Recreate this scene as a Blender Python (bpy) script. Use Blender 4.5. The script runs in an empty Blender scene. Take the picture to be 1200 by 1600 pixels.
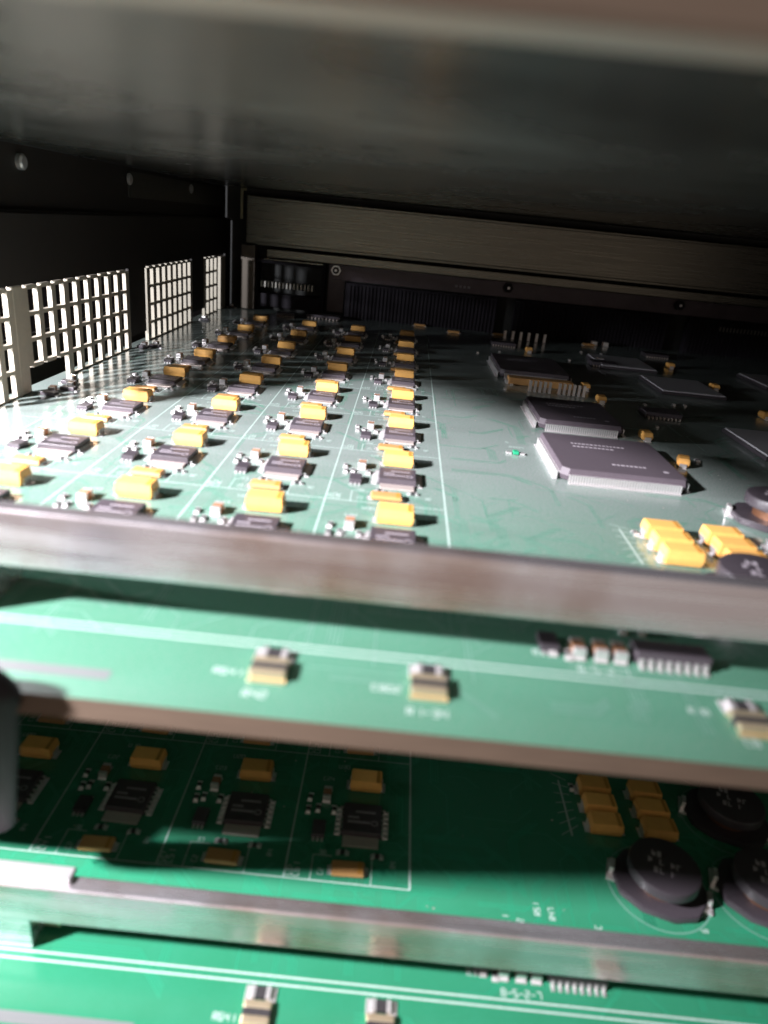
import bpy, bmesh, math, random
from mathutils import Vector, Matrix
random.seed(7)
S = 0.001                      # everything below is written in millimetres
scene = bpy.context.scene
COL = scene.collection

# ------------------------------------------------------------------ camera
YAW, PITCH, ROLL = -0.0012, 0.3897, 0.1017
CAM = Vector((70.357, -120.43, 51.16))
fw = Vector((math.sin(YAW)*math.cos(PITCH), math.cos(YAW)*math.cos(PITCH), -math.sin(PITCH)))
r0 = Vector((math.cos(YAW), -math.sin(YAW), 0)); u0 = r0.cross(fw)
rt = math.cos(ROLL)*r0 + math.sin(ROLL)*u0
up = -math.sin(ROLL)*r0 + math.cos(ROLL)*u0
cd = bpy.data.cameras.new('camera')
cam = bpy.data.objects.new('camera', cd); COL.objects.link(cam)
cam.matrix_world = Matrix(((rt.x, up.x, -fw.x, CAM.x*S), (rt.y, up.y, -fw.y, CAM.y*S), (rt.z, up.z, -fw.z, CAM.z*S), (0, 0, 0, 1)))
cd.sensor_fit = 'HORIZONTAL'; cd.sensor_width = 5.6; cd.lens = 5.6*1100/1200
cd.clip_start = 0.002; cd.clip_end = 50
cd.dof.use_dof = True; cd.dof.focus_distance = 0.24; cd.dof.aperture_fstop = 5.13/1.45
scene.camera = cam

# ------------------------------------------------------------------ world: dim warm room in front of the rack, dark machine behind
w = bpy.data.worlds.new('World'); scene.world = w; w.use_nodes = True
nt = w.node_tree; bg = nt.nodes['Background']
tc = nt.nodes.new('ShaderNodeTexCoord'); sx = nt.nodes.new('ShaderNodeSeparateXYZ')
rp = nt.nodes.new('ShaderNodeValToRGB')
mr = nt.nodes.new('ShaderNodeMapRange'); mr.inputs['From Min'].default_value = -1; mr.inputs['From Max'].default_value = 1
nt.links.new(tc.outputs['Generated'], sx.inputs[0]); nt.links.new(sx.outputs['Y'], mr.inputs['Value'])
nt.links.new(mr.outputs[0], rp.inputs[0]); nt.links.new(rp.outputs[0], bg.inputs['Color'])
rp.color_ramp.elements[0].position = 0.30; rp.color_ramp.elements[0].color = (0.62, 0.50, 0.42, 1)
rp.color_ramp.elements[1].position = 0.52; rp.color_ramp.elements[1].color = (0.012, 0.010, 0.010, 1)
bg.inputs['Strength'].default_value = 0.48

# ------------------------------------------------------------------ the hand torch that lights the open rack from the front left
def aim(o, loc, tgt):
    o.location = Vector(loc)*S
    o.rotation_euler = (Vector(tgt)-Vector(loc)).to_track_quat('-Z', 'Y').to_euler()
ld = bpy.data.lights.new('torch_light', 'SPOT'); ld.energy = 30; ld.shadow_soft_size = 0.010; ld.color = (0.985, 0.94, 1.0)
ld.spot_size = math.radians(54); ld.spot_blend = 1
lo = bpy.data.objects.new('torch_light', ld); COL.objects.link(lo); aim(lo, (-170, -153, 150), (3, 0, 0))
# low light that comes in through the grilles of the left wall
l2 = bpy.data.lights.new('side_light', 'POINT'); l2.energy = 4.5; l2.shadow_soft_size = 0.008; l2.color = (0.93, 0.94, 1.0)
lo2 = bpy.data.objects.new('side_light', l2); COL.objects.link(lo2); lo2.location = Vector((-215, 0, 44))*S

scene.render.engine = 'CYCLES'
vs = scene.view_settings; vs.view_transform = 'Standard'; vs.look = 'None'; vs.exposure = 0; vs.gamma = 1; vs.use_curve_mapping = False

# ------------------------------------------------------------------ materials
def mat(name, col, rough=.5, metal=0., spec=.5, noise=0., nscale=400., bump=0., bscale=2000., sheen=0., stretch=None, rnoise=0., coat=0.):
    m = bpy.data.materials.new(name); m.use_nodes = True; t = m.node_tree; b = t.nodes['Principled BSDF']
    b.inputs['Base Color'].default_value = (*col, 1); b.inputs['Roughness'].default_value = rough
    b.inputs['Metallic'].default_value = metal; b.inputs['Specular IOR Level'].default_value = spec
    b.inputs['Coat Weight'].default_value = coat
    if sheen:
        b.inputs['Sheen Weight'].default_value = sheen; b.inputs['Sheen Roughness'].default_value = .45
    co = t.nodes.new('ShaderNodeTexCoord'); mp = t.nodes.new('ShaderNodeMapping')
    t.links.new(co.outputs['Object'], mp.inputs[0])
    if stretch: mp.inputs['Scale'].default_value = stretch
    if noise or rnoise:
        n = t.nodes.new('ShaderNodeTexNoise'); n.inputs['Scale'].default_value = nscale; n.inputs['Detail'].default_value = 6
        n.inputs['Roughness'].default_value = .65
        t.links.new(mp.outputs[0], n.inputs['Vector'])
    if noise:
        mx = t.nodes.new('ShaderNodeMix'); mx.data_type = 'RGBA'
        mx.inputs[6].default_value = (*[c*(1-noise) for c in col], 1); mx.inputs[7].default_value = (*[min(1, c*(1+noise)) for c in col], 1)
        t.links.new(n.outputs['Fac'], mx.inputs[0]); t.links.new(mx.outputs[2], b.inputs['Base Color'])
    if rnoise:
        r = t.nodes.new('ShaderNodeMapRange'); r.inputs['From Min'].default_value = .3; r.inputs['From Max'].default_value = .7
        r.inputs['To Min'].default_value = max(.03, rough-rnoise); r.inputs['To Max'].default_value = min(1, rough+rnoise)
        t.links.new(n.outputs['Fac'], r.inputs['Value']); t.links.new(r.outputs[0], b.inputs['Roughness'])
    if bump:
        n2 = t.nodes.new('ShaderNodeTexNoise'); n2.inputs['Scale'].default_value = bscale; n2.inputs['Detail'].default_value = 4
        t.links.new(mp.outputs[0], n2.inputs['Vector'])
        bp = t.nodes.new('ShaderNodeBump'); bp.inputs['Strength'].default_value = bump; bp.inputs['Distance'].default_value = 0.0001
        t.links.new(n2.outputs['Fac'], bp.inputs['Height']); t.links.new(bp.outputs[0], b.inputs['Normal'])
    return m

def pcb_material(d0=.30, d1=.95):
    """green solder mask: cloudy film of dust and painted-in light haze, faint copper tracks under the lacquer"""
    m = mat('green_solder_mask', (.012, .19, .105), .18, 0, .5, sheen=.0, bump=.12, bscale=1500)
    t = m.node_tree; b = t.nodes['Principled BSDF']
    co = [n for n in t.nodes if n.bl_idname == 'ShaderNodeTexCoord'][0]
    n = t.nodes.new('ShaderNodeTexNoise'); n.inputs['Scale'].default_value = 90; n.inputs['Detail'].default_value = 8; n.inputs['Roughness'].default_value = .7
    t.links.new(co.outputs['Object'], n.inputs['Vector'])
    # buried tracks: two voronoi cell edges with Manhattan metric, faint
    v = t.nodes.new('ShaderNodeTexVoronoi'); v.feature = 'F1'; v.distance = 'MANHATTAN'; v.inputs['Scale'].default_value = 160
    t.links.new(co.outputs['Object'], v.inputs['Vector'])
    vr = t.nodes.new('ShaderNodeMapRange'); vr.inputs['From Min'].default_value = .0; vr.inputs['From Max'].default_value = .12
    vr.inputs['To Min'].default_value = .35; vr.inputs['To Max'].default_value = 0
    t.links.new(v.outputs['Distance'], vr.inputs['Value'])
    a = t.nodes.new('ShaderNodeMix'); a.data_type = 'RGBA'
    a.inputs[6].default_value = (.011, .15, .068, 1); a.inputs[7].default_value = (.02, .195, .108, 1)
    t.links.new(n.outputs['Fac'], a.inputs[0])
    a2 = t.nodes.new('ShaderNodeMix'); a2.data_type = 'RGBA'; a2.inputs[7].default_value = (.05, .26, .14, 1)
    t.links.new(vr.outputs[0], a2.inputs[0]); t.links.new(a.outputs[2], a2.inputs[6])
    # grey film, denser inwards: dust plus grazing-light haze painted into the colour
    d = t.nodes.new('ShaderNodeTexNoise'); d.inputs['Scale'].default_value = 2600; d.inputs['Detail'].default_value = 3
    t.links.new(co.outputs['Object'], d.inputs['Vector'])
    sp = t.nodes.new('ShaderNodeSeparateXYZ'); t.links.new(co.outputs['Object'], sp.inputs[0])
    dm = t.nodes.new('ShaderNodeMapRange'); dm.inputs['From Min'].default_value = -.035; dm.inputs['From Max'].default_value = .035
    dm.inputs['To Min'].default_value = d0; dm.inputs['To Max'].default_value = d1
    t.links.new(sp.outputs['Y'], dm.inputs['Value'])
    dr = t.nodes.new('ShaderNodeMapRange'); dr.inputs['From Min'].default_value = .25; dr.inputs['From Max'].default_value = .75; dr.inputs['To Min'].default_value = .35; dr.inputs['To Max'].default_value = 1.3
    t.links.new(d.outputs['Fac'], dr.inputs['Value'])
    mu = t.nodes.new('ShaderNodeMath'); mu.operation = 'MULTIPLY'
    t.links.new(dm.outputs[0], mu.inputs[0]); t.links.new(dr.outputs[0], mu.inputs[1])
    a3 = t.nodes.new('ShaderNodeMix'); a3.data_type = 'RGBA'; a3.inputs[7].default_value = (.26, .275, .275, 1)
    t.links.new(mu.outputs[0], a3.inputs[0]); t.links.new(a2.outputs[2], a3.inputs[6])
    t.links.new(a3.outputs[2], b.inputs['Base Color'])
    return m

M = dict(
    pcb=pcb_material(), pcb_shaded=pcb_material(.04, .16),  # second copy for the lower board: shade painted in as deeper, less hazy green
    fibre=mat('glass_fibre_edge', (.11, .078, .055), .6, noise=.35, nscale=700, stretch=(.2, 1, 3)),
    track=mat('track_under_dust_haze', (.10, .22, .165), .4, noise=.3, nscale=300), track2=mat('track_under_mask', (.02, .205, .11), .3),  # upper tracks greyed by the same dust and painted haze
    silk=mat('white_legend_ink', (.33, .43, .39), .7, noise=.3, nscale=1500),
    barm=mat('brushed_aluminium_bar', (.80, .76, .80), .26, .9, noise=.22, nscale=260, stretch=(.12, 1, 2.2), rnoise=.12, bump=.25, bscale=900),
    tant=mat('ochre_moulded_epoxy', (.74, .40, .11), .45, noise=.12, nscale=900),
    tantlow=mat('tan_moulded_epoxy', (.50, .27, .10), .4, noise=.15, nscale=900),
    stripe=mat('dark_ochre_stripe', (.42, .20, .035), .45),
    tin=mat('tinned_metal', (.82, .80, .80), .3, .75, noise=.1, nscale=3000),
    goldp=mat('gold_plated_pad', (.84, .72, .50), .3, .85),
    chip=mat('black_moulded_package', (.055, .047, .055), .38, noise=.3, nscale=2500, bump=.2, bscale=5000),
    chipg=mat('dusty_grey_package', (.072, .058, .070), .6, noise=.16, nscale=1200, bump=.15, bscale=4000),
    tab=mat('tinned_heat_tab', (.60, .52, .48), .42, .6, noise=.2, nscale=1500),
    ink=mat('pale_package_marking', (.33, .30, .33), .7),
    cer=mat('brown_ceramic', (.30, .15, .08), .5, noise=.15),
    res=mat('black_resistor_body', (.03, .028, .03), .45),
    green=mat('green_led_body', (.015, .26, .13), .4),
    ferr=mat('dark_ferrite', (.045, .038, .045), .42, noise=.3, nscale=2000, bump=.2, bscale=3000),
    blackp=mat('black_plastic', (.016, .013, .018), .7, 0, .25, noise=.2, nscale=1500),
    ceil=mat('dark_painted_sheet', (.12, .126, .116), .26, .8, noise=.3, nscale=14, rnoise=.09),
    side=mat('matt_black_sheet', (.020, .017, .015), .6, noise=.25, nscale=200),
    rail=mat('brushed_steel_rail', (.22, .21, .175), .30, .92, noise=.25, nscale=400, stretch=(.06, 1, 3), rnoise=.10, bump=.25, bscale=1200),
    grate=mat('dull_zinc_grille', (.50, .46, .38), .5, .35, noise=.15, nscale=600),
    back=mat('dark_backplane', (.006, .007, .006), .6, noise=.4, nscale=300),
    lip=mat('lit_steel_edge', (.44, .37, .33), .5, .6, noise=.1, nscale=100),  # room light on the cover's front edge painted in as paler brown
    white=mat('pale_grey_lid', (.36, .35, .37), .6, noise=.12, nscale=700),
)

for nm, amt in (('tant', .16), ('tantlow', .18), ('chip', .25), ('cer', .2)):
    t = M[nm].node_tree; b = t.nodes['Principled BSDF']; src = b.inputs['Base Color'].links[0].from_socket
    oi = t.nodes.new('ShaderNodeObjectInfo'); hs = t.nodes.new('ShaderNodeHueSaturation'); r1 = t.nodes.new('ShaderNodeMapRange')
    r1.inputs['To Min'].default_value = 1-amt; r1.inputs['To Max'].default_value = 1+amt
    t.links.new(oi.outputs['Random'], r1.inputs['Value']); t.links.new(r1.outputs[0], hs.inputs['Value'])
    t.links.new(src, hs.inputs['Color']); t.links.new(hs.outputs[0], b.inputs['Base Color'])
# smudges and reflected surroundings painted into the bars: broad warmer and darker patches
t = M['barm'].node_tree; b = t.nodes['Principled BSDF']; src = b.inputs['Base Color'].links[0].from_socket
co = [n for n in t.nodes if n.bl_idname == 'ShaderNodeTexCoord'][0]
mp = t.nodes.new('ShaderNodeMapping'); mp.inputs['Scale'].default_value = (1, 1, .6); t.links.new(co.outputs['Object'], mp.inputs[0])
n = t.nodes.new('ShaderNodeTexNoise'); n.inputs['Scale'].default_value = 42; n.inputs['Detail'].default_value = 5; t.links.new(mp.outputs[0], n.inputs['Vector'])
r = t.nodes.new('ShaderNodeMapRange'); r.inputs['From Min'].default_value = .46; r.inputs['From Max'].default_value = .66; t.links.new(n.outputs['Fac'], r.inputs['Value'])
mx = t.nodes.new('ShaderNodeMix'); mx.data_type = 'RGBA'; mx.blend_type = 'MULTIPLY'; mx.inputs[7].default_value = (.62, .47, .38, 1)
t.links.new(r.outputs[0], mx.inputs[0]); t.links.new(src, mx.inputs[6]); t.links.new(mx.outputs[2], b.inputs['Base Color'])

# ------------------------------------------------------------------ helpers
def add_box(bm, x0, x1, y0, y1, z0, z1, bevel=0., seg=2, top_in=0.):
    """box in mm, optionally bevelled, optionally with a top that steps in (draft)"""
    b = bmesh.new()
    vs = [b.verts.new(((x0 if i in (0, 3) else x1), (y0 if i in (0, 1) else y1), z0)) for i in range(4)]
    t = top_in
    vt = [b.verts.new(((x0+t if i in (0, 3) else x1-t), (y0+t if i in (0, 1) else y1-t), z1)) for i in range(4)]
    b.faces.new(vs[::-1]); b.faces.new(vt)
    for i in range(4): b.faces.new((vs[i], vs[(i+1) % 4], vt[(i+1) % 4], vt[i]))
    if bevel > 0: bmesh.ops.bevel(b, geom=list(b.edges), offset=bevel, segments=seg, affect='EDGES', profile=.5)
    m_ = bpy.data.meshes.new('t'); b.to_mesh(m_); b.free(); bm.from_mesh(m_); bpy.data.meshes.remove(m_)

def add_prism(bm, pts, z0, z1):
    a = [bm.verts.new((x, y, z0)) for x, y in pts]; c = [bm.verts.new((x, y, z1)) for x, y in pts]
    bm.faces.new(a[::-1]); bm.faces.new(c); n = len(pts)
    for i in range(n): bm.faces.new((a[i], a[(i+1) % n], c[(i+1) % n], c[i]))

def add_lathe(bm, prof, c=(0, 0, 0), n=32, axis='z'):
    """prof: list of (radius, height)"""
    rings = []
    for r, h in prof:
        ring = []
        for i in range(n):
            a = 2*math.pi*i/n; p = (r*math.cos(a), r*math.sin(a), h)
            if axis == 'y': p = (p[0], p[2], p[1])
            if axis == 'x': p = (p[2], p[0], p[1])
            ring.append(bm.verts.new((p[0]+c[0], p[1]+c[1], p[2]+c[2])))
        rings.append(ring)
    for a, b in zip(rings, rings[1:]):
        for i in range(n): bm.faces.new((a[i], a[(i+1) % n], b[(i+1) % n], b[i]))
    bm.faces.new(rings[0][::-1]); bm.faces.new(rings[-1])

def obj(name, bm, material, parent=None, loc=None, smooth=False):
    bmesh.ops.scale(bm, vec=(S, S, S), verts=bm.verts)
    bmesh.ops.recalc_face_normals(bm, faces=bm.faces)
    me = bpy.data.meshes.new(name); bm.to_mesh(me); bm.free()
    me.materials.append(material)
    if smooth:
        for p in me.polygons: p.use_smooth = True
        me.set_sharp_from_angle(angle=math.radians(35))
    o = bpy.data.objects.new(name, me); COL.objects.link(o); o.parent = parent
    if loc: o.location = Vector(loc)*S
    return o

def bx(name, material, parent, *boxes, bevel=0., loc=None, top_in=0., smooth=False):
    bm = bmesh.new()
    for b in boxes: add_box(bm, *b, bevel=bevel, top_in=top_in)
    return obj(name, bm, material, parent, loc, smooth)

def thing(name, label, cat, loc=(0, 0, 0), group=None):
    o = bpy.data.objects.new(name, None); COL.objects.link(o); o.location = Vector(loc)*S
    o.empty_display_size = .01
    o['label'] = label; o['category'] = cat
    if group: o['group'] = group
    return o

def copy_part(src, parent, loc, rz=0., scale=None):
    c = src.copy(); COL.objects.link(c); c.parent = parent; c.location = Vector(loc)*S; c.rotation_euler.z = rz
    if scale: c.scale = scale
    for ch in KIDS.get(src, []):
        d = ch.copy(); COL.objects.link(d); d.parent = c
    return c
KIDS = {}

# ------------------------------------------------------------------ component prototypes (each is one part with its sub-parts)
hold = bpy.data.objects.new('prototype_holder', None); COL.objects.link(hold)
def proto(o, *kids):
    KIDS[o] = list(kids); return o

def make_tant(L, W, H, m, name='tantalum_capacitor'):
    # waist line: lower half slightly smaller, like a moulded body
    bm = bmesh.new()
    h = L/2; w_ = W/2
    prof = [(0.12, -.28), (H*.45, 0.0), (H, -.22)]
    rings = []
    for z, d in prof:
        rings.append([bm.verts.new((sx_*(h+d), sy_*(w_+d), z)) for sx_, sy_ in ((-1, -1), (1, -1), (1, 1), (-1, 1))])
    bm.faces.new(rings[0][::-1]); bm.faces.new(rings[-1])
    for a, b in zip(rings, rings[1:]):
        for i in range(4): bm.faces.new((a[i], a[(i+1) % 4], b[(i+1) % 4], b[i]))
    bmesh.ops.bevel(bm, geom=list(bm.edges), offset=.14, segments=2, affect='EDGES')
    body = obj(name, bm, m, hold)
    kids = []
    for s in (-1, 1):
        a = s*(h-.02); b = s*(h+.16)
        x0, x1 = min(a, b), max(a, b)
        f0, f1 = min(s*(h-1.0), s*(h+.16)), max(s*(h-1.0), s*(h+.16))
        kids.append(bx('terminal', M['tin'], body, (x0, x1, -w_*.55, w_*.55, .12, H*.48), (f0, f1, -w_*.55, w_*.55, .02, .12), (min(s*h*.9, s*(h+.75)), max(s*h*.9, s*(h+.75)), -w_*.62, w_*.62, .012, .05)))
    kids.append(bx('polarity_stripe', M['stripe'], body, (h-1.35, h-.62, -w_+.30, w_-.30, H-.01, H+.012)))
    return proto(body, *kids)

P_tant = make_tant(7.0, 4.3, 3.0, M['tant'])
P_low = make_tant(6.4, 3.3, 1.1, M['tantlow'])
P_small = make_tant(3.4, 2.6, 2.0, M['tant'])

def make_power_chip():
    body = bx('power_chip', M['chip'], hold, (-4.1, 4.1, -3.9, 3.9, .15, 1.5), bevel=.12, top_in=.15)
    kids = [bx('heat_tab', M['tab'], body, (-3.6, 3.6, -6.3, -3.86, .03, .42), bevel=.06)]
    for s in (-1, 1):
        bm = bmesh.new(); n = 6
        for k in range(n):
            y = -3.2+k*6.4/(n-1)
            a, b = sorted((s*4.08, s*4.55)); add_box(bm, a, b, y-.22, y+.22, .45, .72)
            a, b = sorted((s*4.45, s*4.75)); add_box(bm, a, b, y-.22, y+.22, .03, .70)
            a, b = sorted((s*4.60, s*5.35)); add_box(bm, a, b, y-.26, y+.26, .03, .17)
        a, b = sorted((s*4.3, s*5.5)); add_box(bm, a, b, -3.7, 3.7, .008, .028)
        kids.append(obj('pin_row', bm, M['tin'], body))
    bm = bmesh.new()
    for x0, x1, y0, y1 in ((-2.9, -.6, -.3, .25), (-2.9, 1.7, -1.5, -.9), (-1.4, 3.0, 1.2, 1.75)):
        x = x0
        while x < x1-.3:
            add_box(bm, x, x+.32, y0, y1, 1.497, 1.512); x += .46
    for k in range(14):
        a = 2*math.pi*k/14
        add_box(bm, 2.55+.62*math.cos(a)-.11, 2.55+.62*math.cos(a)+.11, -1.25+.62*math.sin(a)-.11, -1.25+.62*math.sin(a)+.11, 1.497, 1.512)
    kids.append(obj('marking', bm, M['ink'], body))
    return proto(body, *kids)
P_power = make_power_chip()

def make_two_pad(name, L, W, H, m, tm=None):
    """chip capacitor / resistor lying along y with a terminal at each end"""
    tm = tm or M['tin']; t = L*(.36 if L > 3.5 else .24)
    body = bx(name, m, hold, (-W/2+.03, W/2-.03, -L/2+t-.02, L/2-t+.02, .05, H-.03), bevel=.05)
    kids = [bx('terminal', tm, body, (-W/2, W/2, s*L/2 if s < 0 else L/2-t, s*L/2+t if s < 0 else L/2, .02, H), (-W/2-.1, W/2+.1, (-L/2-.45) if s < 0 else L/2-.1, (-L/2+.1) if s < 0 else L/2+.45, .01, .16), bevel=(.22 if L > 3.5 else .07) if H > .6 else .04) for s in (-1, 1)]
    return proto(body, *kids)
P_cer = make_two_pad('ceramic_capacitor', 3.2, 1.7, 1.5, M['cer'])
P_res = make_two_pad('chip_resistor', 1.7, .9, .55, M['res'])
P_bigres = make_two_pad('strip_resistor', 3.6, 4.4, 1.1, M['res'], M['goldp'])

def make_small_ic():
    body = bx('small_regulator', M['chip'], hold, (-1.3, 1.3, -1.9, 1.9, .12, 1.1), bevel=.09)
    kids = [bx('pin_row', M['tin'], body, *[(-1.1+k*.86, -.62+k*.86, s*2.6 if s < 0 else 1.85, -1.85 if s < 0 else 2.6, .03, .32) for k in range(3)]) for s in (-1, 1)]
    return proto(body, *kids)
P_ic = make_small_ic()

def make_quad(W, D, H, name='quad_flat_chip', m=None):
    m = m or M['chipg']
    bm = bmesh.new(); c = 1.6
    w_, d_ = W/2, D/2
    def ring(z, i):
        return [(-w_+i+c, -d_+i), (w_-i-c*.5, -d_+i), (w_-i, -d_+i+c*.5), (w_-i, d_-i-c*.5), (w_-i-c*.5, d_-i), (-w_+i+c*.5, d_-i), (-w_+i, d_-i-c*.5), (-w_+i, -d_+i+c)], z
    rs = []
    for pts, z in (ring(.4, .5), ring(H*.5, 0), ring(H-.05, .35), ring(H, .5)):
        rs.append([bm.verts.new((x, y, z)) for x, y in pts])
    bm.faces.new(rs[0][::-1]); bm.faces.new(rs[-1])
    for a, b in zip(rs, rs[1:]):
        for i in range(8): bm.faces.new((a[i], a[(i+1) % 8], b[(i+1) % 8], b[i]))
    body = obj(name, bm, m, hold)
    kids = []
    for side in range(4):
        n = int((W if side in (0, 2) else D)/.62)-5
        bm = bmesh.new(); length = (n-1)*.62
        half = (d_ if side in (0, 2) else w_)
        for k in range(n):
            u = -length/2+k*.62
            for (a0, a1, z0, z1) in ((-.15, .45, H*.56, H*.56+.2), (.40, .62, .05, H*.56+.2), (.55, 1.35, .02, .2)):
                if side == 0: add_box(bm, u-.24, u+.24, -half-a1, -half-a0, z0, z1)
                if side == 2: add_box(bm, u-.24, u+.24, half+a0, half+a1, z0, z1)
                if side == 1: add_box(bm, half+a0, half+a1, u-.24, u+.24, z0, z1)
                if side == 3: add_box(bm, -half-a1, -half-a0, u-.24, u+.24, z0, z1)
        kids.append(obj('pin_row', bm, M['tin'], body))
    bm = bmesh.new()
    for y, x0, x1 in ((d_*.45, -w_*.55, w_*.35), (d_*.28, -w_*.55, w_*.1), (-d_*.55, -w_*.1, w_*.4)):
        x = x0
        while x < x1:
            g = random.uniform(.5, .9); add_box(bm, x, x+g, y-.5, y+.5, H-.003, H+.012); x += g+.35
    add_lathe(bm, [(.7, H-.003), (.7, H+.012)], (w_-4, -d_+5, 0), 16)
    kids.append(obj('marking', bm, M['ink'], body))
    return proto(body, *kids)

def make_inductor():
    bm = bmesh.new(); pts = []
    for a, r in ((0, 9.3), (38, 9.0), (70, 8.3), (110, 8.3), (142, 9.0), (180, 9.3), (218, 9.0), (250, 8.3), (290, 8.3), (322, 9.0)):
        pts.append((r*math.cos(math.radians(a)), r*math.sin(math.radians(a))*.96))
    add_prism(bm, pts, .15, 1.5)
    bmesh.ops.bevel(bm, geom=list(bm.edges), offset=.18, segments=2, affect='EDGES')
    body = obj('power_inductor', bm, M['ferr'], hold, smooth=True)
    bm = bmesh.new(); add_lathe(bm, [(4.6, 1.4), (4.6, 3.9)], n=40)
    k1 = obj('winding', bm, mat('lacquered_copper', (.16, .075, .04), .35, .5), body, smooth=True)
    bm = bmesh.new(); add_lathe(bm, [(6.3, 3.7), (6.75, 3.9), (6.8, 5.5), (6.6, 5.9), (6.2, 6.0)], n=48)
    k2 = obj('core_disc', bm, M['ferr'], body, smooth=True)
    kids = [k1, k2]
    for s in (-1, 1):
        bm = bmesh.new()
        a, b = sorted((s*8.1, s*9.9)); add_box(bm, a, b, -2.6, 2.6, .04, .5, bevel=.1)
        a, b = sorted((s*8.6, s*9.55)); add_box(bm, a, b, -1.3, 1.3, .4, 2.2, bevel=.15)
        kids.append(obj('terminal', bm, M['tin'], body))
    bm = bmesh.new()
    for row, (y, x0, n) in enumerate(((2.1, -2.6, 3), (.2, -3.2, 6), (-1.9, -2.1, 4))):
        for k in range(n):
            x = x0+k*1.05
            if random.random() < .15: continue
            add_box(bm, x, x+.28, y-.7, y+.7, 5.99, 6.02); add_box(bm, x+.28, x+.75, y+random.choice((-.7, .1, .45)), y+.1+random.choice((-.5, .1, .6)), 5.99, 6.02)
    kids.append(obj('marking', bm, M['ink'], body))
    bm = bmesh.new()   # solder mask keep-out ring printed round the base
    for k in range(40):
        a = 2*math.pi*k/40; b = 2*math.pi*(k+1)/40
        v = [bm.verts.new((r*math.cos(t), r*math.sin(t), .03)) for r, t in ((9.9, a), (9.9, b), (9.55, b), (9.55, a))]; bm.faces.new(v)
    kids.append(obj('printed_ring', bm, mat('faint_legend_ink', (.10, .24, .18), .6), body))
    return proto(body, *kids)
P_ind = make_inductor()

def make_network():
    body = bx('resistor_network', M['chip'], hold, (-5.0, 5.0, -1.6, 1.9, .25, 1.9), bevel=.15)
    kids = [bx('pin_row', M['tin'], body, *([(-4.6+k*1.22, -4.0+k*1.22, (-2.0 if s < 0 else 1.85), (-1.55 if s < 0 else 2.3), .03, 1.1) for k in range(8)] +
            [(-4.6+k*1.22, -4.0+k*1.22, (-2.9 if s < 0 else 2.25), (-1.95 if s < 0 else 3.1), .03, .25) for k in range(8)]), bevel=.03) for s in (-1, 1)]
    return proto(body, *kids)
P_net = make_network()

def make_led():
    body = bx('green_led', M['green'], hold, (-.7, .7, -.9, .9, .1, .9), bevel=.1)
    return proto(body, bx('terminal', M['tin'], body, (-2.4, -1.0, -.6, .6, .02, .5), (1.0, 2.3, -.6, .6, .02, .5), bevel=.05))
P_led = make_led()

# ------------------------------------------------------------------ printed legend helpers
def line(bm, x0, y0, x1, y1, w_=.28, z=.02):
    dx, dy = x1-x0, y1-y0; L = math.hypot(dx, dy); nx, ny = -dy/L*w_/2, dx/L*w_/2
    bm.faces.new([bm.verts.new(p) for p in ((x0+nx, y0+ny, z), (x0-nx, y0-ny, z), (x1-nx, y1-ny, z), (x1+nx, y1+ny, z))])
def rect(bm, x0, x1, y0, y1, z=.024):
    bm.faces.new([bm.verts.new(p) for p in ((x0, y0, z), (x1, y0, z), (x1, y1, z), (x0, y1, z))])
SEG = {'0': 'abcdef', '1': 'bc', '2': 'abged', '3': 'abgcd', '4': 'fgbc', '5': 'afgcd', '6': 'afgcde', '7': 'abc', '8': 'abcdefg', '9': 'abcdfg', 'C': 'adef', 'R': 'abefgk', 'U': 'bcdef'}
def glyph(bm, ch, x, y, h, rot=False, z=.026):
    w_ = h*.55; t = h*.17
    P = {'a': (0, h, w_, h), 'b': (w_, h, w_, h/2), 'c': (w_, h/2, w_, 0), 'd': (0, 0, w_, 0), 'e': (0, 0, 0, h/2), 'f': (0, h/2, 0, h), 'g': (0, h/2, w_, h/2), 'k': (w_*.3, h/2, w_, 0)}
    for i, s in enumerate(SEG.get(ch, 'g')):
        x0, y0, x1, y1 = P[s]
        if rot: x0, y0, x1, y1 = -y0, x0, -y1, x1
        line(bm, x+x0, y+y0, x+x1, y+y1, t, z+i*.0008)
def word(bm, s, x, y, h=1.3, rot=False):
    for i, ch in enumerate(s):
        if rot: glyph(bm, ch, x, y+i*h*.82, h, True)
        else: glyph(bm, ch, x+i*h*.82, y, h)

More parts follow.
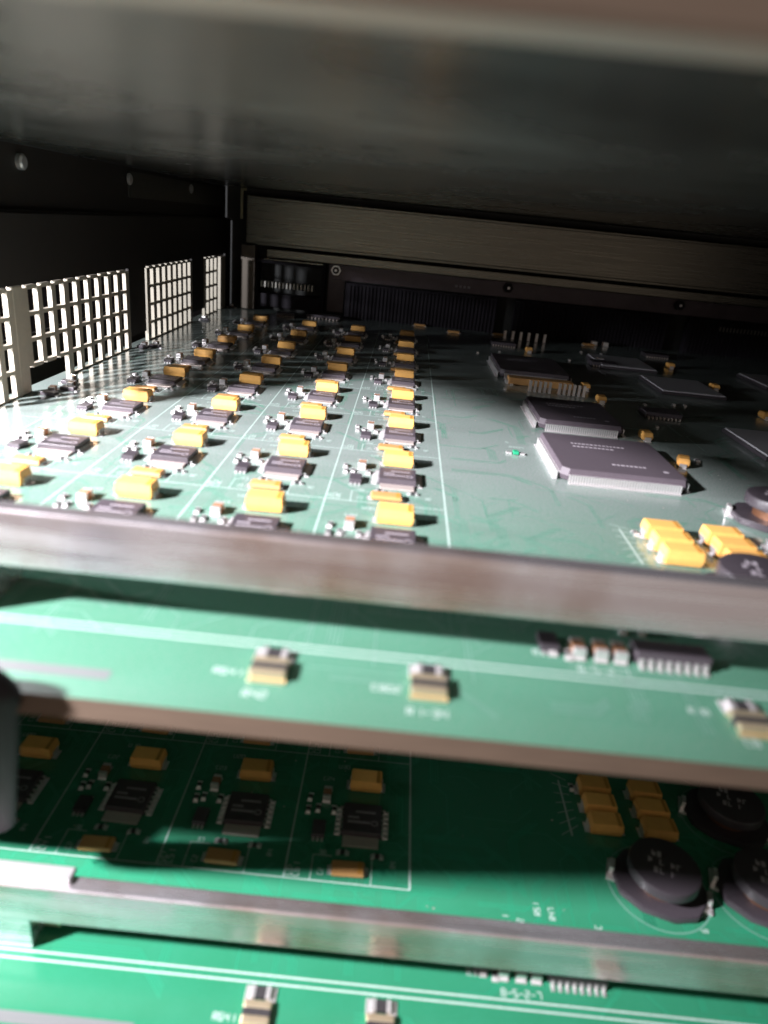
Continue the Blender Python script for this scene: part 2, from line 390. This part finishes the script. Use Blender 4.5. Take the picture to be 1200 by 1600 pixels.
# ------------------------------------------------------------------ the circuit boards
PY = 33.167; ZC = 63.7
def make_card(z, rows, label, right_rows):
    root = thing('circuit_board', label, 'circuit board', (0, 0, z), 'green circuit boards stacked in the rack')
    XL, XR, YF, YB = -75, 335, -58.2, 283  # left end extended out of view to shade the lower board
    bm = bmesh.new(); add_prism(bm, [(XL, YF), (XR, YF), (XR, YB), (-31, YB), (-31, 43), (XL, 40)], -2.9, 0)
    p = obj('board_panel', bm, M['pcb'] if z > -1 else M['pcb_shaded'], root)
    me = p.data; me.materials.append(M['fibre'])
    for f in me.polygons:
        if abs(f.normal.z) < .5: f.material_index = 1
    # front stiffener bar on feet
    bm = bmesh.new()
    add_box(bm, -75, XR+4, -43.8, -40.9, 7.2, 14.9, bevel=.35, seg=3)
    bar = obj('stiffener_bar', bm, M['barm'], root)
    for x0, x1 in ((-75, 20.4), (XR-12, XR+2)):
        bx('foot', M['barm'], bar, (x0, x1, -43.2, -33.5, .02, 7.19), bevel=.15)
    if z < -1: bx('contact_spring', M['goldp'], bar, (20.5, 23.6, -40.0, -36.5, 1.2, 6.9), bevel=.3)
    bm = bmesh.new(); add_box(bm, 11, 27.5, -42.9, -40.95+.9, 14.92, 15.9, bevel=.4, seg=3)
    if z > -1: bm.free()
    else: obj('clamp_plate', bm, M['tin'], bar)
    # legend
    bm = bmesh.new()
    yt = 7*PY+10
    for x in (-13.6, 10.4, 34.4, 58.4): line(bm, x, -25, x, yt, .30)
    line(bm, 82.2, -25, 82.2, yt, .40)
    for j in range(8):
        if j*PY-25 > YB-6: break
        line(bm, -20, j*PY-25, 82.2, j*PY-25, .26, .022)
    for j in range(max(rows)+1 if z < -1 else 8):
        for i in range(4):
            cx, cy = i*24, j*PY
            line(bm, cx-8.7, cy-25, cx-8.7, cy-19.2, .2, .021); line(bm, cx-8.7, cy-19.2, cx-5, cy-19.2, .2, .023)
            line(bm, cx+2.8, cy-25, cx+2.8, cy-18.5, .2, .021)
            word(bm, 'C%d%d' % (i+3, j+1), cx-10.9, cy-24.4, 1.3, True); word(bm, 'C%d' % (i*8+j+11), cx-12.6, cy-24.4, 1.0, True)
            word(bm, '%d%d' % (j+3, i+5), cx-7.6, cy-18.9, .9); word(bm, 'R%d' % (j+4), cx+7.4, cy-20.6, 1.0, True)
            word(bm, 'C%d' % (j+2), cx-6.4, cy-23.6, 1.0, True)
            word(bm, 'C%d' % (i+21), cx-9, cy+.6, 1.0); word(bm, 'U%d%d' % (i, j), cx-6, cy+4.6, 1.1)
    for (y, wd) in ((-43.6, .34), (-44.9, .34)): line(bm, -70, y, XR-2, y, wd)
    for i, (x, y) in enumerate(((52, -51.2), (71, -51.4), (109.5, -49.6), (147, -51.3))):
        word(bm, ('R641', 'C802', 'R18', 'C27')[i], x, y, 1.1)
    for x, y, s in ((56.3, -55.0, 'R42'), (75.2, -55.2, 'R1 34'), (114.2, -54.6, 'C8'), (97.5, -43.0, '8 5 2 7'), (92, -40.2, 'R'), (101, 57.0, 'R204'), (100.5, 61, '5')):
        word(bm, s, x, y, 1.2)
    for x, y, s in ((100.4, -29.8, 'C1'), (103.0, -30.2, 'R2'), (106.5, -27.5, 'R51'), (109.2, -28.2, 'R47'), (117.4, -29, 'C'), (137.5, -27.5, '6')):
        word(bm, s, x, y, 1.1, True)
    # fan of fine printed strokes beside the capacitor bank
    for k in range(7): line(bm, 114.2+k*.12, -8+k*3, 118.2, -5+k*2.2, .18, .02+.0004*k)
    rect(bm, 116.2, 116.6, -8, 8)
    obj('printed_legend', bm, M['silk'], root)
    # dark bare keying strip at the front left
    bx('keying_strip', mat('grey_bare_strip', (.12, .13, .13), .6), root, (19, 40.7, -54.6, -52.8, .0, .03))
    bm = bmesh.new(); rt_ = random.Random(11 if z > -1 else 12)
    for k in range(420):
        x, y = rt_.uniform(-26, 175), rt_.choice((rt_.uniform(-57, 120), rt_.uniform(-57, 10)))
        n_ = rt_.choice((1, 2, 3, 4)); L1 = rt_.uniform(2, 16); d = rt_.choice(((1, 0), (0, 1), (0, 1))); L2 = rt_.uniform(2, 10); sg = rt_.choice((-1, 1))
        for q in range(n_):
            ox, oy = (0, q*.55) if d[0] else (q*.55, 0)
            x1, y1 = x+ox+d[0]*L1, y+oy+d[1]*L1
            if max(y1, y+oy+L2) > 275 or min(y1-L2, y+oy-L2) < -57.5: continue
            zz = .004+.0015*(k % 5)
            line(bm, x+ox, y+oy, x1, y1, .22, zz); line(bm, x1, y1, x1+L2*.707*(1 if d[0] else sg), y1+L2*.707*(sg if d[0] else 1), .22, zz+.0008)
    obj('copper_tracks', bm, M['track'] if z > -1 else M['track2'], root)['kind'] = 'stuff'
    # dotted via pads, copper showing through the mask
    bm = bmesh.new(); rnd = random.Random(5)
    for k in range(70):
        x, y = rnd.uniform(-15, 160), rnd.uniform(-30, 120)
        r = rnd.uniform(.12, .26)
        bm.faces.new([bm.verts.new((x+r*math.cos(a*math.pi/4), y+r*math.sin(a*math.pi/4), .015)) for a in range(8)])
    obj('via_pads', bm, M['tab'], root)['kind'] = 'stuff'
    # regulator modules
    rnd = random.Random(3)
    small = []
    for j in rows:
        for i in range(4):
            cx, cy = i*24+.3, j*PY
            jt = lambda s=.12: rnd.uniform(-s, s)
            copy_part(P_tant, root, (cx+jt(), cy+jt(), 0), jt(.04))
            copy_part(P_power, root, (cx-.1+jt(), cy-10.4+jt(), 0), jt(.018))
            copy_part(P_low, root, (cx-2.0+jt(), cy-22.3+jt(), 0), jt(.04))
            copy_part(P_ic, root, (cx-8.7+jt(), cy-13.4+jt(), 0), jt(.04))
            copy_part(P_cer, root, (cx-8.0, cy-4.0+jt(), 0), jt(.03))
            for (dx, dy, r) in ((-9.7, -7.6, 0), (-11.3, -8.2, 0), (-3.2, -18.3, math.pi/2), (3.6, -18.5, math.pi/2), (-6.2, -7.6, 0), (-11.6, -4.6, 0)):
                small.append(((cx+dx+jt(.2), cy+dy+jt(.2)), r+jt(.08)))
    for xy, r in (((106.0, -31.6), 0), ((108.8, -31.4), 0), ((96.6, -39.6), 0), ((94.6, -39.0), 0), ((119, 6), 0), ((112, 139), 0), ((108.5, 130), 0), ((170, 133), 0), ((174, 133), 0), ((152, 62), 0), ((105, 205), 0), ((116, 214), 0), ((148, 210), 0), ((158, 128), 0), ((152, 96), 0), ((160, 240), 0), ((170, 240), 0)):
        small.append((xy, r))
    small.sort(key=lambda q: (q[0][0]-70)**2+(q[0][1]+120)**2)
    for xy, r in small[:100]: copy_part(P_res, root, (*xy, 0), r)
    if len(small) > 100:
        bm = bmesh.new()
        for (x, y), r in small[100:]:
            hx, hy = (.45, .85) if abs(r) < .5 else (.85, .45)
            add_box(bm, x-hx, x+hx, y-hy, y+hy, .02, .55)
        obj('chip_resistor', bm, M['tin'], root)['kind'] = 'stuff'
    # bank of six capacitors and the inductors
    for cx in (123.7, 135.2):
        for k in range(3): copy_part(P_tant, root, (cx, -5.2+k*5.35, 0), 0)
    for x, y in ((131.0, -18.6), (151.6, -18.4), (152.2, 1.0), (152.5, 20)): copy_part(P_ind, root, (x, y, 0), math.radians(-18))
    # front strip parts
    for x, y in ((58.5, -50.0), (77.7, -50.2), (116.2, -51.0), (150, -50)):
        copy_part(P_bigres, root, (x, y, 0), 0)
        copy_part(P_res, root, (x+.1, y+3.3, 0), math.pi/2, (2.2, 1.9, 1.5))
    copy_part(P_net, root, (110.5, -38.6, 0))
    for x in (98.0, 101.0, 103.6): copy_part(P_cer, root, (x, -38.6, 0), 0)
    copy_part(P_ic, root, (94.2, -37.6, 0))
    return root

A = make_card(0, range(8), 'upper green circuit board with four long columns of ochre capacitors', True)
B = make_card(-ZC, range(2), 'lower green circuit board mostly under the other, half in its shadow', False)

# upper board only: the large chips on the right and the far parts
q1 = make_quad(29.4, 31, 3.3); q2 = make_quad(24.6, 29.5, 3.3); q3 = make_quad(27.5, 38, 3.3, m=M['chip'])
copy_part(q1, A, (124.2, 48.5, 0)); copy_part(q2, A, (124.2, 93, 0)); copy_part(q3, A, (122.5, 170, 0))
copy_part(P_led, A, (101.8, 51.5, 0))
lid = proto(bx('lidded_chip', M['chip'], hold, (-12.5, 12.5, -15, 15, .1, 1.2), bevel=.1))
KIDS[lid] = [bx('metal_lid', M['white'], lid, (-12, 12, -14.5, 14.5, 1.2, 1.7), bevel=.08)]
for x, y in ((184, 166), (172, 212), (186, 84), (222, 120), (240, 200)): copy_part(lid, A, (x, y, 0))
for x, y, r in ((143.4, 80, 1.5), (146.0, 56.5, 1.2), (140.4, 145, 1.5), (141.5, 125, 1.45), (197.5, 219, 1.5), (200, 172.5, 1.5), (199.5, 126, 1.5), (131, 223, 1.5), (226, 160, 1.5)):
    copy_part(P_small, A, (x, y, 0), math.radians(90)*r/1.5, (1.45, 1.25, 1.2))
for x, y in ((97, 264), (79, 277), (122, 272), (170, 268)): copy_part(P_low, A, (x, y, 0), 0)
for x, y in ((174, 272), (180, 272), (163, 214)): copy_part(P_cer, A, (x, y, 0), 0, (1.6, 1, 1.4))
soic = proto(bx('memory_chip', M['chip'], hold, (-6, 6, -4, 4, .2, 2.0), bevel=.12))
KIDS[soic] = [bx('pin_row', M['tab'], soic, *[(-5.3+k*1.27, -4.85+k*1.27, (-5.2 if s < 0 else 4.0), (-4.0 if s < 0 else 5.2), .03, .8) for k in range(9)]) for s in (-1, 1)]
for x, y in ((158, 112), (162, 205), (120, 236), (200, 250)): copy_part(soic, A, (x, y, 0))
for k in range(12):
    if k in (5,): continue
    copy_part(P_cer, A, (117.5+k*1.75, 131.5, 0), 0, (.55, .5, 2.6))
for k in range(6): copy_part(P_cer, A, (124+k*4.2, 262, 0), 0, (.8, .5, 2.8))
lo_ = proto(bx('slim_relay', M['tantlow'], hold, (-12, 12, -2.5, 2.5, .05, 2.6), bevel=.2)); KIDS[lo_] = [bx('terminal', M['tin'], lo_, (-12.8, -12, -2, 2, .02, 1.5), (12, 12.8, -2, 2, .02, 1.5))]
copy_part(lo_, A, (123, 143, 0))
copy_part(soic, A, (27, 268, 0), 0, (1.5, 1, 1)); copy_part(soic, A, (8, 262, 0), 0, (.8, .8, 1)); 
# small parts along the edge under the grille notches
for x, y in ((-23, 66), (-21, 73), (-24, 80), (-25, 142), (-22, 146), (-25, 224), (-25, 278)):
    copy_part(P_cer, A, (x, y, 0), random.uniform(-.2, .2)); copy_part(P_ic, A, (x+1, y-4, 0), 1.57)

# remove the prototypes
for o in list(KIDS):
    for ch in KIDS[o]: bpy.data.objects.remove(ch)
    bpy.data.objects.remove(o)
bpy.data.objects.remove(hold)

# ------------------------------------------------------------------ black ejector lever at the front left
lev = thing('ejector_lever', 'black round-topped plastic lever at the front left edge of the boards', 'lever', (8.5, -35, -46))
bm = bmesh.new()
LEVL = (Vector((30.2, -61.2, 5.2))-Vector((8.5, -35, -46))).length
prof = [(.5, 0), (3.4, .4), (5.6, 2), (6.3, 5), (4.8, LEVL-4.5)] + [(4.8*math.cos(a), LEVL-4.5+4.4*math.sin(a)) for a in (.3, .6, .9, 1.15, 1.35, 1.5)]
add_lathe(bm, prof, n=40)
bmesh.ops.scale(bm, vec=(1, .38, 1), verts=bm.verts)
bmesh.ops.rotate(bm, cent=(0, 0, 0), matrix=Vector((0, 0, 1)).rotation_difference(Vector((21.7, -26.2, 51.2))).to_matrix(), verts=bm.verts)
obj('grip', bm, M['blackp'], lev, smooth=True)
bx('arm', M['blackp'], lev, (-60, -2, -3, 3, 4, 10), bevel=.8)

# ------------------------------------------------------------------ chassis
ZT = 60.5
top = thing('cover_panel', 'dark glossy metal roof sheet spanning above the upper board', 'panel', (-40, -20, ZT))
T = lambda bm: bmesh.ops.translate(bm, vec=(40, 20, -ZT), verts=bm.verts)
bm = bmesh.new()
add_prism(bm, [(-31.5, 18), (19, -29.8), (48, -80), (335, -80), (335, 284), (-31.5, 284)], ZT, ZT+1.2); T(bm)  # front left corner cut away out of view to let the torch in
obj('sheet', bm, M['ceil'], top)
bm = bmesh.new(); add_prism(bm, [(47, -84.5), (335, -84.5), (335, -80.02), (46, -80.02)], ZT-.8, ZT+1.6); T(bm)
bmesh.ops.bevel(bm, geom=list(bm.edges), offset=.35, segments=3, affect='EDGES')
obj('front_hem', bm, M['lip'], top)

sp = thing('side_panel', 'black metal side wall with zinc grilles along the left of the board', 'panel', (-28, 45, 0))
O = Vector((28, -45, 0))
def sb(name, m, *boxes, parent=None, bevel=0.):
    bm = bmesh.new()
    for b in boxes: add_box(bm, *b, bevel=bevel)
    bmesh.ops.translate(bm, vec=O, verts=bm.verts)
    return obj(name, bm, m, parent or sp)
# black sheet: band above the grilles and the webs between them
sb('black_sheet', M['side'], (-28.6, -27.6, 25, 284, 27.6, 44.5), (-28.6, -27.6, 136, 152, 4, 27.6), (-28.6, -27.6, 212, 231.5, 4, 27.6), (-28.6, -27.6, 272.5, 284, 0, 27.6), (-30.5, -28.6, 18, 284, 44.0, 45.2))
sb('upper_flange', M['side'], (-31.4, -30.5, 18, 284, 45.2, 60.4))
sb('mounting_plate', mat('dark_grey_plate', (.06, .06, .055), .45, .3), (-30.45, -29.9, 146, 276, 50.5, 59.0))
def grille(y0, y1, n, z1=26.8, notch=0, first_post=0.):
    bm = bmesh.new(); pitch = (y1-y0)/n; rows = 4; rp_ = z1/rows; t0, t1 = -28.55, -27.3
    for k in range(n+1):
        y = y0+k*pitch
        zb = 0.1 if k >= notch or notch == 0 else rp_+.1
        wdt = 1.2 if (k != n and not (notch and k in (0, notch))) else 1.5
        add_box(bm, t0, t1, y-wdt, y+wdt, zb, z1)
    for r in range(rows+1):
        z = r*rp_
        for k in range(n):
            if r == 0 and notch and k < notch: continue
            add_box(bm, t0+.05, t1-.05, y0+k*pitch+1.2, y0+(k+1)*pitch-1.2, max(.1, z-.5), z+.5)
    bmesh.ops.translate(bm, vec=O, verts=bm.verts)
    return obj('grille', bm, M['grate'], sp)
grille(64.2, 134, 9, notch=3); grille(154.5, 210, 8); grille(233, 255, 3)
grille(44, 57.2, 2)
sb('post', M['grate'], (-28.8, -27.2, 58.3, 63.2, .1, 27.5), bevel=.2)
sb('post', M['grate'], (-28.8, -27.2, 262, 272, .1, 26.5), bevel=.2)
for y in (73.6, 146, 219):
    bm = bmesh.new(); add_lathe(bm, [(1.9, -31.2 if y < 140 else -29.95), (1.9, -29.4), (1.4, -29.0)], n=20, axis='x')
    bmesh.ops.translate(bm, vec=(28, y-45, 56.4), verts=bm.verts)
    s_ = obj('screw', bm, M['tin'], sp, smooth=True)

rl = thing('cross_rail', 'brushed steel cross rail running along the back above the slots', 'rail', (-18, 272, 32))
R0 = Vector((18, -272, -32))
def rb(name, m, *boxes, bevel=0.):
    bm = bmesh.new()
    for b in boxes: add_box(bm, *b, bevel=bevel, seg=2)
    bmesh.ops.translate(bm, vec=R0, verts=bm.verts)
    return obj(name, bm, m, rl)
rb('upper_rail', M['rail'], (-16.6, 334, 272, 280, 34.0, 57.4), bevel=.5)
rb('edge_bead', M['rail'], (-14, 334, 271.2, 272.3, 55.6, 57.0), (-11, 334, 271.0, 272.2, 33.6, 35.2), bevel=.35)
rb('lower_rail', M['rail'], (-6, 334, 275, 283, 27.6, 32.2), bevel=.5)
rb('end_bracket', mat('olive_chromate', (.34, .31, .20), .4, .7), (-19.6, -18.4, 271.2, 272.4, 45.5, 60.0), (-19.6, -16.6, 271.2, 272.4, 59.0, 60.2), bevel=.15)
rb('end_upright', mat('brown_steel_upright', (.13, .11, .09), .4, .6), (-19.5, -12, 274, 282, .3, 33.2), bevel=.3)

bp = thing('backplane', 'black backplane with slotted connectors behind the far board edge', 'backplane', (-20, 284, -6))
B0 = Vector((20, -284, 6))
def bb(name, m, *boxes, bevel=0., parent=None):
    bm = bmesh.new()
    for b in boxes: add_box(bm, *b, bevel=bevel)
    bmesh.ops.translate(bm, vec=B0, verts=bm.verts)
    return obj(name, bm, m, parent or bp)
bb('back_sheet', M['back'], (-32, 335, 286, 288, -72, 61))
sl = bb('connector', M['blackp'], (-12, -10.9, 278, 285.9, 2, 26.5), (23.6, 25.2, 278, 285.9, 2, 26.5), (-10.85, 23.55, 278, 285.9, 24.6, 26.5), (-10.85, 23.55, 278, 285.9, 2, 9), bevel=.1)
bb('pin_row', mat('dim_tin_pins', (.55, .53, .48), .35, .6), *[(-9.6+k*1.98, -8.9+k*1.98, 278.6, 285, 12.2, 15.2) for k in range(15)], parent=sl)
bb('frame_edge', M['rail'], (-8, 24, 277.4, 277.9, 26.4, 26.9), parent=sl)
for x0, x1 in ((36.5, 120), (130, 214), (225, 330)):
    bm = bmesh.new(); add_box(bm, x0, x1, 281, 285.9, -2, 18.6, bevel=.4)
    x = x0+2
    while x < x1-2:
        add_box(bm, x, x+.9, 280.2, 281.2, 0, 17.2); x += 2.0
    bmesh.ops.translate(bm, vec=B0, verts=bm.verts)
    obj('connector', bm, M['blackp'], bp)
bb('header_strip', mat('purple_brown_strip', (.10, .075, .085), .35, .2, noise=.6, nscale=60), (26.5, 335, 284.6, 285.9, 19.2, 27), (26.5, 35.5, 284.6, 285.9, 2, 19.1))
pr = bb('pin_row', mat('dim_pin_metal', (.2, .19, .17), .4, .5), *[(242+k*1.9, 242.8+k*1.9, 279.9, 280.15, 13, 15.4) for k in range(20)])
tx = bmesh.new()
for k, ch in enumerate('8 0 1 2'.replace(' ', '')): add_box(tx, 96+k*2.3, 97.4+k*2.3, 284.3, 284.55, 21.6, 22.8)
bmesh.ops.translate(tx, vec=B0, verts=tx.verts); obj('printed_code', tx, M['ink'], bp)
for x in (30.6, 124.8, 218.5):
    bm = bmesh.new(); add_lathe(bm, [(2.7, 281.5), (2.7, 284.5)], (x, 0, 24.2), n=6, axis='y')
    bmesh.ops.translate(bm, vec=B0, verts=bm.verts); s1 = obj('screw', bm, M['tin'] if x < 100 else M['back'], bp)
    bm = bmesh.new(); add_lathe(bm, [(1.8, 281.0), (1.8, 281.45)], (x, 0, 24.2), n=20, axis='y')
    bmesh.ops.translate(bm, vec=B0, verts=bm.verts); obj('socket', bm, M['blackp'], s1)
    bm = bmesh.new(); add_lathe(bm, [(.75, 280.7), (.75, 281.0)], (x, 0, 24.2), n=12, axis='y')
    bmesh.ops.translate(bm, vec=B0, verts=bm.verts); obj('socket_pin', bm, M['tin'], s1)
side_light_stop = bx('side_wall', M['side'], None, (0, 1.5, 0, 343, 0, 73), loc=(-78, -59, -76))  # unseen, added to block the side light from the lower board
side_light_stop['label'] = 'unseen low black wall left of the boards, added to keep the side light off the lower board'; side_light_stop['category'] = 'wall'
rw = bx('side_wall', M['side'], None, (0, 1.5, 0, 366, 0, 136), loc=(335.1, -80, -74.5))
rw['label'] = 'plain black metal wall closing the far right side of the rack'; rw['category'] = 'wall'
